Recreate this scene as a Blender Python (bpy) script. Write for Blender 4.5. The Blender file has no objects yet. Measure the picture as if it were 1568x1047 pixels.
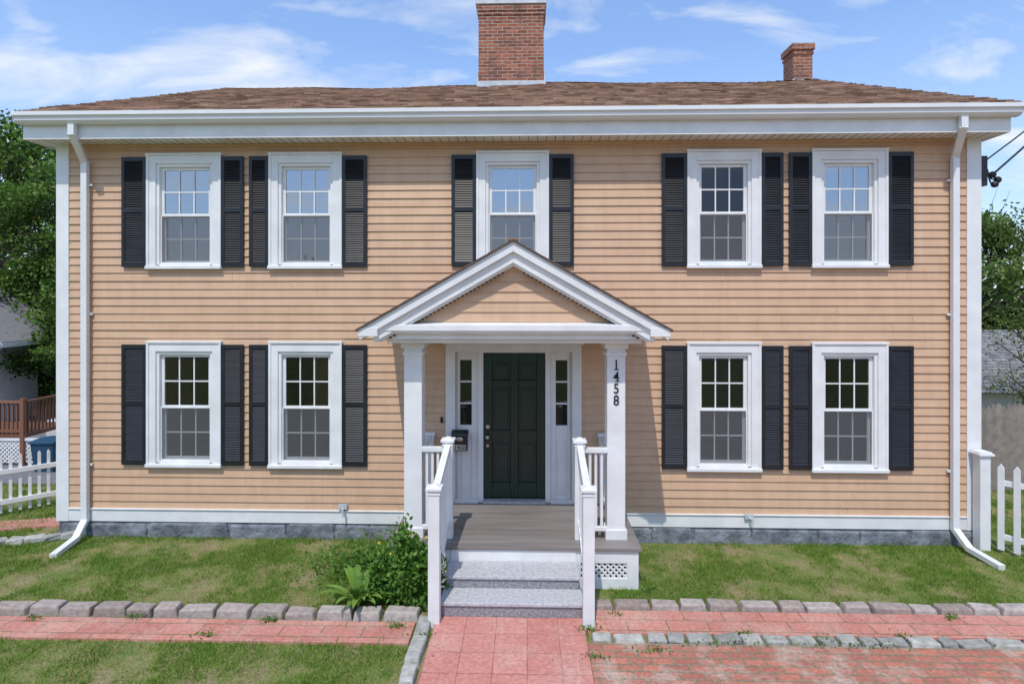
import bpy, math, random
import numpy as np
from mathutils import Vector, Matrix, noise as mnoise
random.seed(7); rng=np.random.default_rng(7)
scene=bpy.context.scene
COL=scene.collection
# ---------------------------------------------------------------- helpers
def empty(name):
    o=bpy.data.objects.new(name,None); COL.objects.link(o); return o
def link(o,parent=None):
    COL.objects.link(o)
    if parent: o.parent=parent
    return o
class MB:
    def __init__(s): s.v=[]; s.f=[]; s.t=[]
    def add(s,vs,fs,tint=None):
        n=len(s.v); s.v+= [tuple(v) for v in vs]; s.f+=[tuple(i+n for i in f) for f in fs]
        t=random.random() if tint is None else tint
        s.t+=[t]*len(vs)
    def box(s,x0,x1,y0,y1,z0,z1,tint=None):
        s.add([(x0,y0,z0),(x1,y0,z0),(x1,y1,z0),(x0,y1,z0),(x0,y0,z1),(x1,y0,z1),(x1,y1,z1),(x0,y1,z1)],
              [(0,3,2,1),(4,5,6,7),(0,1,5,4),(1,2,6,5),(2,3,7,6),(3,0,4,7)],tint)
    def prism_y(s,poly,y0,y1,tint=None):
        n=len(poly)
        s.add([(x,y0,z) for x,z in poly]+[(x,y1,z) for x,z in poly],
              [tuple(range(n)),tuple(range(2*n-1,n-1,-1))]+[((i+1)%n,i,i+n,(i+1)%n+n) for i in range(n)],tint)
    def prism_x(s,poly,x0,x1,tint=None):
        n=len(poly)
        s.add([(x0,y,z) for y,z in poly]+[(x1,y,z) for y,z in poly],
              [tuple(range(n-1,-1,-1)),tuple(range(n,2*n))]+[(i,(i+1)%n,(i+1)%n+n,i+n) for i in range(n)],tint)
    def obox(s,p0,p1,w,d,tint=None):
        p0=Vector(p0);p1=Vector(p1);a=(p1-p0).normalized()
        ref=Vector((0,0,1)) if abs(a.z)<.9 else Vector((0,1,0))
        r=a.cross(ref).normalized(); u=r.cross(a).normalized()
        vs=[]
        for p in (p0,p1):
            for i,j in((-1,-1),(1,-1),(1,1),(-1,1)):
                vs.append(p+r*(i*w/2)+u*(j*d/2))
        s.add(vs,[(3,2,1,0),(4,5,6,7),(0,1,5,4),(1,2,6,5),(2,3,7,6),(3,0,4,7)],tint)
    def tube(s,pts,rads,n=8,tint=None):
        pts=[Vector(p) for p in pts]; vs=[];fs=[]
        for k,p in enumerate(pts):
            a=(pts[min(k+1,len(pts)-1)]-pts[max(k-1,0)]).normalized()
            ref=Vector((0,0,1)) if abs(a.z)<.9 else Vector((1,0,0))
            r=a.cross(ref).normalized(); u=r.cross(a)
            for i in range(n):
                t=2*math.pi*i/n; vs.append(p+(r*math.cos(t)+u*math.sin(t))*rads[k])
        for k in range(len(pts)-1):
            for i in range(n):
                fs.append((k*n+i,k*n+(i+1)%n,(k+1)*n+(i+1)%n,(k+1)*n+i))
        fs.append(tuple(range(n-1,-1,-1))); fs.append(tuple(range((len(pts)-1)*n,len(pts)*n)))
        s.add(vs,fs,tint)
    def rock(s,cx,cy,cz,lx,ly,lz,rot=0,j=.12):
        vs=[];c,sn=math.cos(rot),math.sin(rot)
        for z in(0,1):
            for x,y in((-1,-1),(1,-1),(1,1),(-1,1)):
                k=1 if z==0 else .9
                X=x*lx/2*k+random.uniform(-j,j)*lx*.5; Y=y*ly/2*k+random.uniform(-j,j)*ly
                vs.append((cx+X*c-Y*sn,cy+X*sn+Y*c,cz+z*lz+(random.uniform(-j,j)*lz if z else 0)))
        s.add(vs,[(0,3,2,1),(4,5,6,7),(0,1,5,4),(1,2,6,5),(2,3,7,6),(3,0,4,7)])
    def obj(s,name,mat,parent=None,bevel=0,smooth=False,seg=2):
        me=bpy.data.meshes.new(name); me.from_pydata(s.v,[],s.f); me.update()
        at=me.attributes.new("tint",'FLOAT','POINT'); at.data.foreach_set("value",s.t)
        uv=me.uv_layers.new(name="UVMap"); co=s.v
        buf=np.zeros(len(me.loops)*2,dtype=np.float32)
        for p in me.polygons:
            n=p.normal; ax,ay,az=abs(n.x),abs(n.y),abs(n.z)
            for li in p.loop_indices:
                v=co[me.loops[li].vertex_index]
                if az>=ax and az>=ay: a,b=v[0],v[1]
                elif ay>=ax: a,b=v[0],v[2]
                else: a,b=v[1],v[2]
                buf[li*2]=a; buf[li*2+1]=b
        uv.data.foreach_set("uv",buf)
        me.materials.append(mat)
        if smooth:
            for p in me.polygons: p.use_smooth=True
        o=bpy.data.objects.new(name,me); link(o,parent)
        if bevel:
            m=o.modifiers.new("bevel",'BEVEL'); m.width=bevel; m.segments=seg; m.limit_method='ANGLE'; m.angle_limit=.7
        return o
def np_mesh(name,verts,k,mat,tint=None,parent=None):
    n=len(verts)//k
    me=bpy.data.meshes.new(name)
    me.vertices.add(n*k); me.vertices.foreach_set("co",verts.astype(np.float32).ravel())
    me.loops.add(n*k); me.loops.foreach_set("vertex_index",np.arange(n*k,dtype=np.int32))
    me.polygons.add(n); me.polygons.foreach_set("loop_start",np.arange(0,n*k,k,dtype=np.int32))
    try: me.polygons.foreach_set("loop_total",np.full(n,k,dtype=np.int32))
    except Exception: pass
    me.update(calc_edges=True); me.validate()
    if tint is not None:
        at=me.attributes.new("tint",'FLOAT','POINT'); at.data.foreach_set("value",np.repeat(tint,k).astype(np.float32))
    me.materials.append(mat)
    o=bpy.data.objects.new(name,me); return link(o,parent)
# ---------------------------------------------------------------- materials
def newmat(name):
    m=bpy.data.materials.new(name); m.use_nodes=True; nt=m.node_tree
    return m,nt,nt.nodes,nt.links,nt.nodes["Principled BSDF"]
def noise_fac(nt,scale,detail=5,vec_scale=(1,1,1),coord='Object',rough=.6):
    tc=nt.nodes.new('ShaderNodeTexCoord'); mp=nt.nodes.new('ShaderNodeMapping'); mp.inputs['Scale'].default_value=vec_scale
    nz=nt.nodes.new('ShaderNodeTexNoise'); nz.inputs['Scale'].default_value=scale; nz.inputs['Detail'].default_value=detail; nz.inputs['Roughness'].default_value=rough
    nt.links.new(tc.outputs[coord],mp.inputs[0]); nt.links.new(mp.outputs[0],nz.inputs['Vector'])
    return nz.outputs['Fac']
def ramp(nt,fac,stops):
    r=nt.nodes.new('ShaderNodeValToRGB'); e=r.color_ramp.elements
    e[0].position=stops[0][0]; e[0].color=(*stops[0][1],1); e[1].position=stops[-1][0]; e[1].color=(*stops[-1][1],1)
    for p,c in stops[1:-1]:
        x=e.new(p); x.color=(*c,1)
    nt.links.new(fac,r.inputs[0]); return r.outputs[0]
def mix(nt,a,b,fac,mode='MIX'):
    m=nt.nodes.new('ShaderNodeMix'); m.data_type='RGBA'; m.blend_type=mode
    for s,v in((6,a),(7,b)):
        if isinstance(v,tuple): m.inputs[s].default_value=(*v,1)
        else: nt.links.new(v,m.inputs[s])
    if isinstance(fac,(int,float)): m.inputs[0].default_value=fac
    else: nt.links.new(fac,m.inputs[0])
    return m.outputs[2]
def bump(nt,h,strength,dist,bsdf):
    b=nt.nodes.new('ShaderNodeBump'); b.inputs['Strength'].default_value=strength; b.inputs['Distance'].default_value=dist
    nt.links.new(h,b.inputs['Height']); nt.links.new(b.outputs[0],bsdf.inputs['Normal'])
def simple(name,c1,c2,scale=4,rough=.6,bs=.2,bscale=40,bd=.004,vs=(1,1,1),metal=0,spec=.5,lo=.35,hi=.65):
    m,nt,N,L,B=newmat(name)
    f=noise_fac(nt,scale,6,vs); L.new(ramp(nt,f,[(lo,c1),(hi,c2)]),B.inputs['Base Color'])
    B.inputs['Roughness'].default_value=rough; B.inputs['Metallic'].default_value=metal; B.inputs['Specular IOR Level'].default_value=spec
    if bs: bump(nt,noise_fac(nt,bscale,4,vs),bs,bd,B)
    return m
def tintmat(name,stops,rough=.7,noise=None,bs=.3,bscale=60,bd=.004,spec=.3,transl=0):
    m,nt,N,L,B=newmat(name)
    a=N.new('ShaderNodeAttribute'); a.attribute_name='tint'
    c=ramp(nt,a.outputs['Fac'],stops)
    if noise:
        f=noise_fac(nt,noise[0],6); c=mix(nt,c,ramp(nt,f,[(.3,noise[1]),(.7,noise[2])]),noise[3],'MULTIPLY')
    L.new(c,B.inputs['Base Color']); B.inputs['Roughness'].default_value=rough; B.inputs['Specular IOR Level'].default_value=spec
    if bs: bump(nt,noise_fac(nt,bscale,4),bs,bd,B)
    if transl:
        t=N.new('ShaderNodeBsdfTranslucent'); L.new(c,t.inputs['Color'])
        mx=N.new('ShaderNodeMixShader'); mx.inputs[0].default_value=transl
        out=N['Material Output']; L.new(B.outputs[0],mx.inputs[1]); L.new(t.outputs[0],mx.inputs[2]); L.new(mx.outputs[0],out.inputs[0])
    return m
def brickmat(name,c1,c2,mortar,bw,bh,ms,offset=.5,rough=.85,dirt=None,mscale=1,bd=.008,rot=0):
    m,nt,N,L,B=newmat(name)
    uv=N.new('ShaderNodeTexCoord'); mp=N.new('ShaderNodeMapping'); mp.inputs['Rotation'].default_value=(0,0,rot)
    L.new(uv.outputs['UV'],mp.inputs[0])
    nz=N.new('ShaderNodeTexNoise'); nz.inputs['Scale'].default_value=6; L.new(mp.outputs[0],nz.inputs['Vector'])
    vm=N.new('ShaderNodeVectorMath'); vm.operation='MULTIPLY_ADD'; vm.inputs[1].default_value=(.018*mscale,)*3
    L.new(nz.outputs['Color'],vm.inputs[0]); L.new(mp.outputs[0],vm.inputs[2])
    b=N.new('ShaderNodeTexBrick'); b.inputs['Scale'].default_value=1; b.inputs['Brick Width'].default_value=bw; b.inputs['Row Height'].default_value=bh
    b.inputs['Mortar Size'].default_value=ms; b.inputs['Mortar Smooth'].default_value=.3; b.offset=offset; b.inputs['Bias'].default_value=0
    b.inputs['Color1'].default_value=(*c1,1); b.inputs['Color2'].default_value=(*c2,1); b.inputs['Mortar'].default_value=(*mortar,1)
    L.new(vm.outputs[0],b.inputs['Vector']); c=b.outputs['Color']
    if dirt:
        f=noise_fac(nt,dirt[0],8,rough=.7); f2=ramp(nt,f,[(dirt[2],(0,0,0)),(dirt[3],(1,1,1))]); c=mix(nt,c,dirt[1],f2)
    f=noise_fac(nt,30,6); c=mix(nt,c,ramp(nt,f,[(.3,(.72,.72,.72)),(.7,(1.12,1.12,1.12))]),1,'MULTIPLY')
    L.new(c,B.inputs['Base Color']); B.inputs['Roughness'].default_value=rough; B.inputs['Specular IOR Level'].default_value=.2
    mth=N.new('ShaderNodeMath'); mth.operation='MULTIPLY_ADD'; mth.inputs[1].default_value=-1.0
    L.new(b.outputs['Fac'],mth.inputs[0]); L.new(noise_fac(nt,50,5),mth.inputs[2])
    bump(nt,mth.outputs[0],.6,bd,B)
    return m
M_side,nt,N,L,B=newmat("clapboard_paint")
c=ramp(nt,noise_fac(nt,1,4,(.35,.35,8.77)),[(.3,(.605,.39,.245)),(.7,(.69,.455,.295))])
c=mix(nt,c,ramp(nt,noise_fac(nt,5,8,(1,1,.6)),[(.25,(.86,.84,.82)),(.6,(1,1,1))]),.8,'MULTIPLY')
c=mix(nt,c,ramp(nt,noise_fac(nt,1,5,(14,14,.7)),[(.3,(.93,.92,.90)),(.6,(1,1,1))]),.8,'MULTIPLY')
L.new(c,B.inputs['Base Color']); B.inputs['Roughness'].default_value=.55; bump(nt,noise_fac(nt,30,4,(.1,1,1.5)),.3,.003,B)
M_white=simple("white_paint",(.73,.73,.72),(.83,.83,.82),3,.45,.15,60,.002)
M_white2=simple("white_metal",(.72,.73,.74),(.80,.80,.80),2,.35,.05,20,.002)
M_black=simple("black_shutter_paint",(.009,.010,.013),(.016,.018,.023),5,.42,.1,60,.001)
M_found=simple("painted_fieldstone",(.10,.11,.13),(.27,.29,.32),5,.85,1,7,.05)
M_door=simple("green_door_paint",(.003,.024,.017),(.005,.032,.023),4,.28,.05,60,.001)
M_floor=simple("porch_boards",(.18,.158,.145),(.26,.235,.22),3,.6,.2,40,.002,(.3,4,4))
M_granite=simple("granite",(.14,.14,.15),(.40,.40,.42),40,.8,.9,26,.014,lo=.3,hi=.7)
M_granite2=simple("granite_light",(.38,.38,.40),(.56,.56,.57),30,.8,.6,50,.006)
M_int=simple("interior_plaster",(.50,.48,.45),(.56,.54,.51),1,.9,0)
M_intfl=simple("interior_floor",(.2,.12,.06),(.3,.18,.09),2,.5,0)
M_dark=simple("dark_iron",(.01,.01,.011),(.03,.03,.03),9,.4,0)
M_brass=simple("satin_nickel",(.5,.45,.38),(.6,.55,.48),9,.3,0,metal=1)
M_flash=simple("lead_flashing",(.42,.46,.50),(.62,.65,.68),6,.5,.3,12,.01)
M_chim=brickmat("chimney_brick",(.46,.16,.09),(.24,.08,.05),(.42,.35,.29),.21,.072,.011,dirt=(2.6,(.17,.10,.08),.50,.70),bd=.02,mscale=1.3)
M_walk=brickmat("stamped_pavers",(.66,.29,.24),(.57,.235,.19),(.38,.165,.13),.305,.30,.005,offset=0,dirt=(2.5,(.62,.37,.31),.45,.75),mscale=.5,bd=.004)
M_path=brickmat("path_pavers",(.63,.28,.22),(.52,.21,.165),(.24,.19,.11),.40,.19,.008,dirt=(3,(.60,.38,.30),.45,.75),bd=.006)
M_patio=brickmat("old_brick_patio",(.56,.215,.145),(.41,.165,.12),(.26,.23,.15),.205,.10,.010,dirt=(3.5,(.54,.43,.35),.48,.68),bd=.012,mscale=1.5)
M_edge=tintmat("edging_block",[(0,(.34,.275,.24)),(.5,(.44,.37,.33)),(1,(.50,.44,.40))],.9,(20,(.65,.65,.65),(1.1,1.1,1.1),1),.8,40,.01)
M_cob=tintmat("granite_cobble",[(0,(.32,.315,.30)),(1,(.54,.525,.49))],.9,(14,(.6,.61,.54),(1.1,1.1,1.1),1),.9,30,.015)
M_roof=tintmat("asphalt_shingles",[(0,(.21,.13,.09)),(.5,(.38,.245,.175)),(1,(.54,.37,.27))],.95,(60,(.7,.7,.7),(1.2,1.2,1.2),1),.6,150,.004,spec=.1)
M_edgeroof=simple("shingle_edge",(.07,.05,.04),(.13,.09,.07),30,.9,.3)
M_grey_roof=tintmat("grey_shingles",[(0,(.17,.17,.17)),(1,(.30,.29,.29))],.95,(10,(.7,.7,.7),(1.2,1.2,1.2),1),.6,100,.004)
M_wood=tintmat("weathered_wood",[(0,(.18,.15,.13)),(1,(.34,.30,.26))],.9,(8,(.7,.7,.7),(1.1,1.1,1.1),1))
M_deck=tintmat("deck_wood",[(0,(.16,.07,.04)),(1,(.26,.12,.07))],.7)
M_bark=simple("bark",(.05,.035,.025),(.14,.10,.075),6,.95,.8,20,.02,(1,1,.3))
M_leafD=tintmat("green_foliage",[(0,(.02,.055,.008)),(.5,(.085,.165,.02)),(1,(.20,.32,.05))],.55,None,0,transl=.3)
M_leafF=tintmat("far_foliage",[(0,(.018,.045,.008)),(.5,(.06,.115,.018)),(1,(.13,.20,.04))],.7,None,0)
M_leafL=tintmat("light_foliage",[(0,(.035,.07,.012)),(.5,(.12,.19,.035)),(1,(.24,.33,.08))],.55,None,0,transl=.35)
M_leafP=tintmat("garden_leaves",[(0,(.035,.10,.012)),(.5,(.10,.23,.03)),(1,(.24,.40,.08))],.5,None,0,transl=.35)
M_grass=tintmat("grass_blades",[(0,(.09,.20,.015)),(.4,(.19,.32,.04)),(.7,(.32,.36,.085)),(1,(.52,.43,.22))],.7,None,0,transl=.3)
M_flower=simple("yellow_petals",(.75,.55,.02),(.85,.65,.05),9,.6,0)
M_asph=simple("asphalt",(.15,.15,.155),(.22,.22,.225),3,.9,.4,80,.005)
M_carp=simple("car_paint_white",(.72,.72,.73),(.78,.78,.79),1,.25,0)
M_glassdark=simple("car_glass",(.01,.012,.015),(.02,.02,.025),1,.05,0,spec=.8)
M_tire=simple("rubber",(.012,.012,.012),(.03,.03,.03),9,.8,0)
M_bin=simple("blue_bin_plastic",(.012,.055,.10),(.018,.07,.13),2,.5,0)
M_digit=simple("black_numerals",(.008,.008,.008),(.012,.012,.012),2,.4,0)
M_plate=simple("plate_cream",(.55,.52,.42),(.6,.57,.48),2,.5,0)
M_ground,nt,N,L,B=newmat("ground_soil_grass")
c=ramp(nt,noise_fac(nt,1.8,8,rough=.7),[(.34,(.34,.26,.16)),(.48,(.24,.245,.095)),(.62,(.13,.20,.045))])
c=mix(nt,c,ramp(nt,noise_fac(nt,45,8,rough=.75),[(.3,(.5,.5,.5)),(.7,(1.3,1.3,1.3))]),1,'MULTIPLY')
L.new(c,B.inputs['Base Color']); B.inputs['Roughness'].default_value=.95; B.inputs['Specular IOR Level'].default_value=.1
bump(nt,noise_fac(nt,35,6),.8,.02,B)
def glassmat(name,fac,tint):
    m,nt,N,L,B=newmat(name); N.remove(B)
    tr=N.new('ShaderNodeBsdfTransparent'); tr.inputs[0].default_value=(*tint,1)
    gl=N.new('ShaderNodeBsdfGlossy'); gl.inputs['Roughness'].default_value=.02; gl.inputs['Color'].default_value=(.86,.92,1,1)
    fr=N.new('ShaderNodeFresnel'); fr.inputs[0].default_value=1.5
    ad=N.new('ShaderNodeMath'); ad.operation='ADD'; ad.use_clamp=True; ad.inputs[1].default_value=fac; L.new(fr.outputs[0],ad.inputs[0])
    b=N.new('ShaderNodeBump'); b.inputs['Strength'].default_value=.18; b.inputs['Distance'].default_value=.012
    L.new(noise_fac(nt,2.5,2),b.inputs['Height']); L.new(b.outputs[0],gl.inputs['Normal'])
    mx=N.new('ShaderNodeMixShader'); L.new(ad.outputs[0],mx.inputs[0]); L.new(tr.outputs[0],mx.inputs[1]); L.new(gl.outputs[0],mx.inputs[2])
    L.new(mx.outputs[0],N['Material Output'].inputs[0]); return m
M_glass=glassmat("window_glass",.36,(.72,.75,.75))
M_glassc=glassmat("window_glass_clear",.02,(.65,.68,.68))
M_screen,nt,N,L,B=newmat("insect_screen"); B.inputs['Base Color'].default_value=(.15,.155,.165,1); B.inputs['Roughness'].default_value=.9
tr=N.new('ShaderNodeBsdfTransparent'); mx=N.new('ShaderNodeMixShader'); mx.inputs[0].default_value=.48
L.new(tr.outputs[0],mx.inputs[1]); L.new(B.outputs[0],mx.inputs[2]); L.new(mx.outputs[0],N['Material Output'].inputs[0])
M_lamp,nt,N,L,B=newmat("lit_lamp_glass"); B.inputs['Base Color'].default_value=(.8,.75,.65,1); B.inputs['Emission Color'].default_value=(1,.8,.5,1); B.inputs['Emission Strength'].default_value=4

# ---------------------------------------------------------------- terrain
def g(x,y):
    t=min(max((y-1.5)/8.0,0),1); t=t*t*(3-2*t)
    a=min(max((y+1.4)/1.4,0),1)
    return .05-.05*a-1.60*t
def fillax(v):
    return sorted(set([-600,-300,-150,-80,-50]+[i*.5-30 for i in range(121)]+[50,80,150,300,600]+v))
xs=fillax([]); ys=fillax([-1.4,-.7,-.35])
mb=MB()
vs=[(x,y,g(x,y)) for y in ys for x in xs]; nx=len(xs)
fs=[(j*nx+i,j*nx+i+1,(j+1)*nx+i+1,(j+1)*nx+i) for j in range(len(ys)-1) for i in range(nx-1)]
mb.add(vs,fs); mb.obj("ground",M_ground)
def patch(name,x0,x1,y0,y1,mat,dz):
    mb=MB(); X=[x0]+[i*.5 for i in range(math.ceil(x0*2+.01),math.ceil(x1*2-.01))]+[x1]; Y=[y0]+[i*.5 for i in range(math.ceil(y0*2+.01),math.ceil(y1*2-.01))]+[y1]
    n=len(X); mb.add([(x,y,g(x,y)+dz) for y in Y for x in X],[(j*n+i,j*n+i+1,(j+1)*n+i+1,(j+1)*n+i) for j in range(len(Y)-1) for i in range(n-1)])
    return mb.obj(name,mat)
patch("driveway",-26,-8.6,2.3,24,M_asph,.012)
patch("street",-60,60,-34,-24,M_asph,.012)
# ---------------------------------------------------------------- house
H=empty("colonial_house")
XL,XR=-6.59,6.07; ZT=5.50; YB=9.5
wins=[]
for xa,xb,sl,sr in[(-5.304,-4.272,-5.667,-3.948),(-3.579,-2.578,-3.865,-2.221),(2.180,3.152,1.825,3.460),(3.855,4.842,3.539,5.190)]:
    wins.append((xa,xb,3.74,5.323,sl,sr)); wins.append((xa,xb,.985,2.71,sl,sr))
wins.append((-.694,.279,3.74,5.323,-1.047,.629))
CAS=.115
door_rect=(-1.129,.737,.52,2.70)
solid=[(w[0],w[1],w[2],w[3]) for w in wins]+[door_rect]
def intervals(x0,x1,rects,za,zb):
    segs=[(x0,x1)]
    for r in rects:
        if r[2]<zb-.004 and r[3]>za+.004:
            new=[]
            for a,b in segs:
                if r[1]<=a or r[0]>=b: new.append((a,b)); continue
                if r[0]>a: new.append((a,r[0]))
                if r[1]<b: new.append((r[1],b))
            segs=new
    return [s for s in segs if s[1]-s[0]>.01]
mb=MB(); EX=.114; z=.385
while z<ZT:
    zt=min(z+EX+.02,ZT)
    zz=[z]+sorted({v for r in solid for v in(r[2],r[3]) if z+.004<v<zt-.004})+[zt]
    for za,zb in zip(zz[:-1],zz[1:]):
        ya=-.026+.020*(za-z)/(EX+.02); yb=-.026+.020*(zb-z)/(EX+.02)
        for a,b in intervals(XL+.15,XR-.16,solid,za,zb):
            cur=a
            while cur<b-.001:
                nx_=min(b,cur+random.uniform(2.2,4.2)); nx_= b if b-nx_<.5 else nx_
                jy=random.uniform(-.0015,.0015)
                mb.prism_x([(ya+jy,za),(.0,za),(.0,zb),(yb+jy,zb)][::-1],cur+.0012,nx_-.0012); cur=nx_
    z+=EX
for X,sg in((XL,-1),(XR,1)):
    z=.385
    while z<ZT+.0:
        zt=min(z+EX+.02,ZT)
        p=[(X+sg*.026,z),(X,z),(X,zt),(X+sg*.006,zt)]
        if sg<0: p=p[::-1]
        mb.prism_y(p,.12,YB-.1); z+=EX
mb.obj("clapboard_siding",M_side,H)
op=[(w[0]+CAS,w[1]-CAS,w[2]+.06,w[3]-CAS) for w in wins]+[(-.97,.58,.52,2.6)]
X=sorted({XL+.002,XR-.002}|{v for r in op for v in r[:2]}); Z=sorted({-2.,ZT+.28}|{v for r in op for v in r[2:]})
mb=MB()
for i in range(len(X)-1):
    for j in range(len(Z)-1):
        cx=(X[i]+X[i+1])/2; cz=(Z[j]+Z[j+1])/2
        if not any(r[0]<cx<r[1] and r[2]<cz<r[3] for r in op): mb.box(X[i],X[i+1],.001,.14,Z[j],Z[j+1])
mb.box(XL,XL+.14,.145,YB,-2,ZT+.28); mb.box(XR-.14,XR,.145,YB,-2,ZT+.28); mb.box(XL,XR,YB,YB+.14,-2,ZT+.28)
mb.box(XL+.14,XR-.14,3.8,3.9,.3,ZT); 
for xx in(-1.75,1.25): mb.box(xx,xx+.1,.145,3.8,.3,ZT)
mb.box(XL+.14,XR-.14,.145,YB,2.9,3.15); mb.box(XL+.14,XR-.14,.145,YB,ZT,ZT+.05)
mb.obj("interior_walls",M_int,H)
mb=MB(); mb.box(XL+.15,XR-.15,.145,YB,.3,.5); mb.obj("interior_floor",M_intfl,H)
mb=MB(); dk=MB()
for zf in(.5,3.15):
    for xx in(-5.2,-3.2,2.2,4.6):
        mb.box(xx-.1,xx,3.76,3.80,zf,zf+2.1); mb.box(xx+.8,xx+.9,3.76,3.80,zf,zf+2.1); mb.box(xx-.1,xx+.9,3.75,3.80,zf+2.1,zf+2.22)
        dk.box(xx,xx+.8,3.78,3.80,zf,zf+2.1)
mb.obj("interior_door_casings",M_white,H); dk.obj("interior_doorways",M_dark,H)
mb=MB()
for x_,z_ in((-2.95,5.42),(-3.1,2.60),(2.45,2.60),(2.5,5.42),(-4.6,2.60)): mb.tube([(x_,1.3,z_+.06),(x_,1.3,z_),(x_,1.3,z_-.06)],[.13,.14,.05],14)
mb.obj("ceiling_lamps",M_lamp,H,smooth=True)
mb=MB()
for x_ in(-3.1,2.45,-4.6): mb.tube([(x_,1.3,2.9),(x_,1.3,2.66)],[.012,.012],6)
mb.obj("lamp_stems",M_dark,H)
t=MB()
t.box(XL-.03,XL+.15,-.035,.12,.21,ZT); t.box(XR-.16,XR+.03,-.035,.12,.21,ZT)
t.box(XL-.03,XL+.0,.121,YB,.21,.38); t.box(XR,XR+.03,.121,YB,.21,.38)
t.box(XL+.151,-1.58,-.032,.0,.215,.384); t.box(1.26,XR-.161,-.032,.0,.215,.384)
t.box(XL+.151,-1.58,-.05,.0,.384,.40); t.box(1.26,XR-.161,-.05,.0,.384,.40)
t.box(XL-.2,XR+.14,-.34,.0,5.485,5.515)
t.box(XL-.21,XR+.15,-.365,-.34,5.47,5.66)
t.box(XL-.21,XL-.185,-.34,YB+.2,5.47,5.66); t.box(XR+.125,XR+.15,-.34,YB+.2,5.47,5.66)
t.box(XL-.18,XL,.001,YB,5.485,5.515); t.box(XR,XR+.12,.001,YB,5.485,5.515)
t.obj("corner_boards_and_fascia",M_white,H,bevel=.004)
t=MB(); t.box(XL+.151,XR-.161,-.045,0,5.44,5.484); t.obj("frieze_board",M_side,H,bevel=.004)
sv=MB(); x=XL
while x<XR: sv.box(x,x+.006,-.335,-.05,5.482,5.486); x+=.12
sv.obj("soffit_vents",M_dark,H)
gt=MB()
gp=[(-.52,5.80),(-.52,5.75),(-.495,5.73),(-.49,5.69),(-.45,5.655),(-.366,5.655),(-.366,5.665),(-.445,5.665),(-.48,5.695),(-.485,5.735),(-.505,5.755),(-.505,5.80)]
gt.prism_x(gp[::-1],XL-.23,XR+.2)
for xx in(XL-.23,XR+.198): gt.prism_x([(-.52,5.80),(-.52,5.75),(-.49,5.69),(-.45,5.655),(-.366,5.655),(-.366,5.80)][::-1],xx-.002,xx+.002)
for pts in([(-6.07,-.43,5.67),(-6.07,-.43,5.52),(-6.16,-.09,5.22),(-6.16,-.09,.25),(-6.10,-.33,.09),(-6.03,-.78,.06)],
           [(5.57,-.43,5.67),(5.57,-.43,5.52),(5.71,-.09,5.22),(5.71,-.09,.25),(5.72,-.33,.09),(5.76,-.78,.06)]):
    for a,b in zip(pts[:-1],pts[1:]):
        A=Vector(a);Bv=Vector(b);d=(Bv-A).normalized()
        gt.obox(A-d*.015,Bv+d*.015,.085,.062)
    for zz in(4.9,3.1,1.0): gt.box(pts[3][0]-.075,pts[3][0]+.075,-.062,-.028,zz,zz+.03)
gt.obj("gutter_and_downspouts",M_white2,H,bevel=.006)
mb=MB()
mb.box(XL+.01,XR-.01,-.012,.0,-2,.215); mb.box(XL-.01,XL,.0,YB,-2,.21); mb.box(XR,XR+.01,.0,YB,-2,.21)
mb.obj("fieldstone_foundation",M_found,H)
mb=MB()
x=XL+.03
while x<XR-.1:
    w=random.uniform(.45,1.3); w=min(w,XR-.02-x)
    mb.rock(x+w/2,-.02,-.04,w*1.03,.06,.235+random.uniform(-.02,.012),0,.05); x+=w
mb.obj("foundation_stones",M_found,H,bevel=.025,seg=3)
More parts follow.
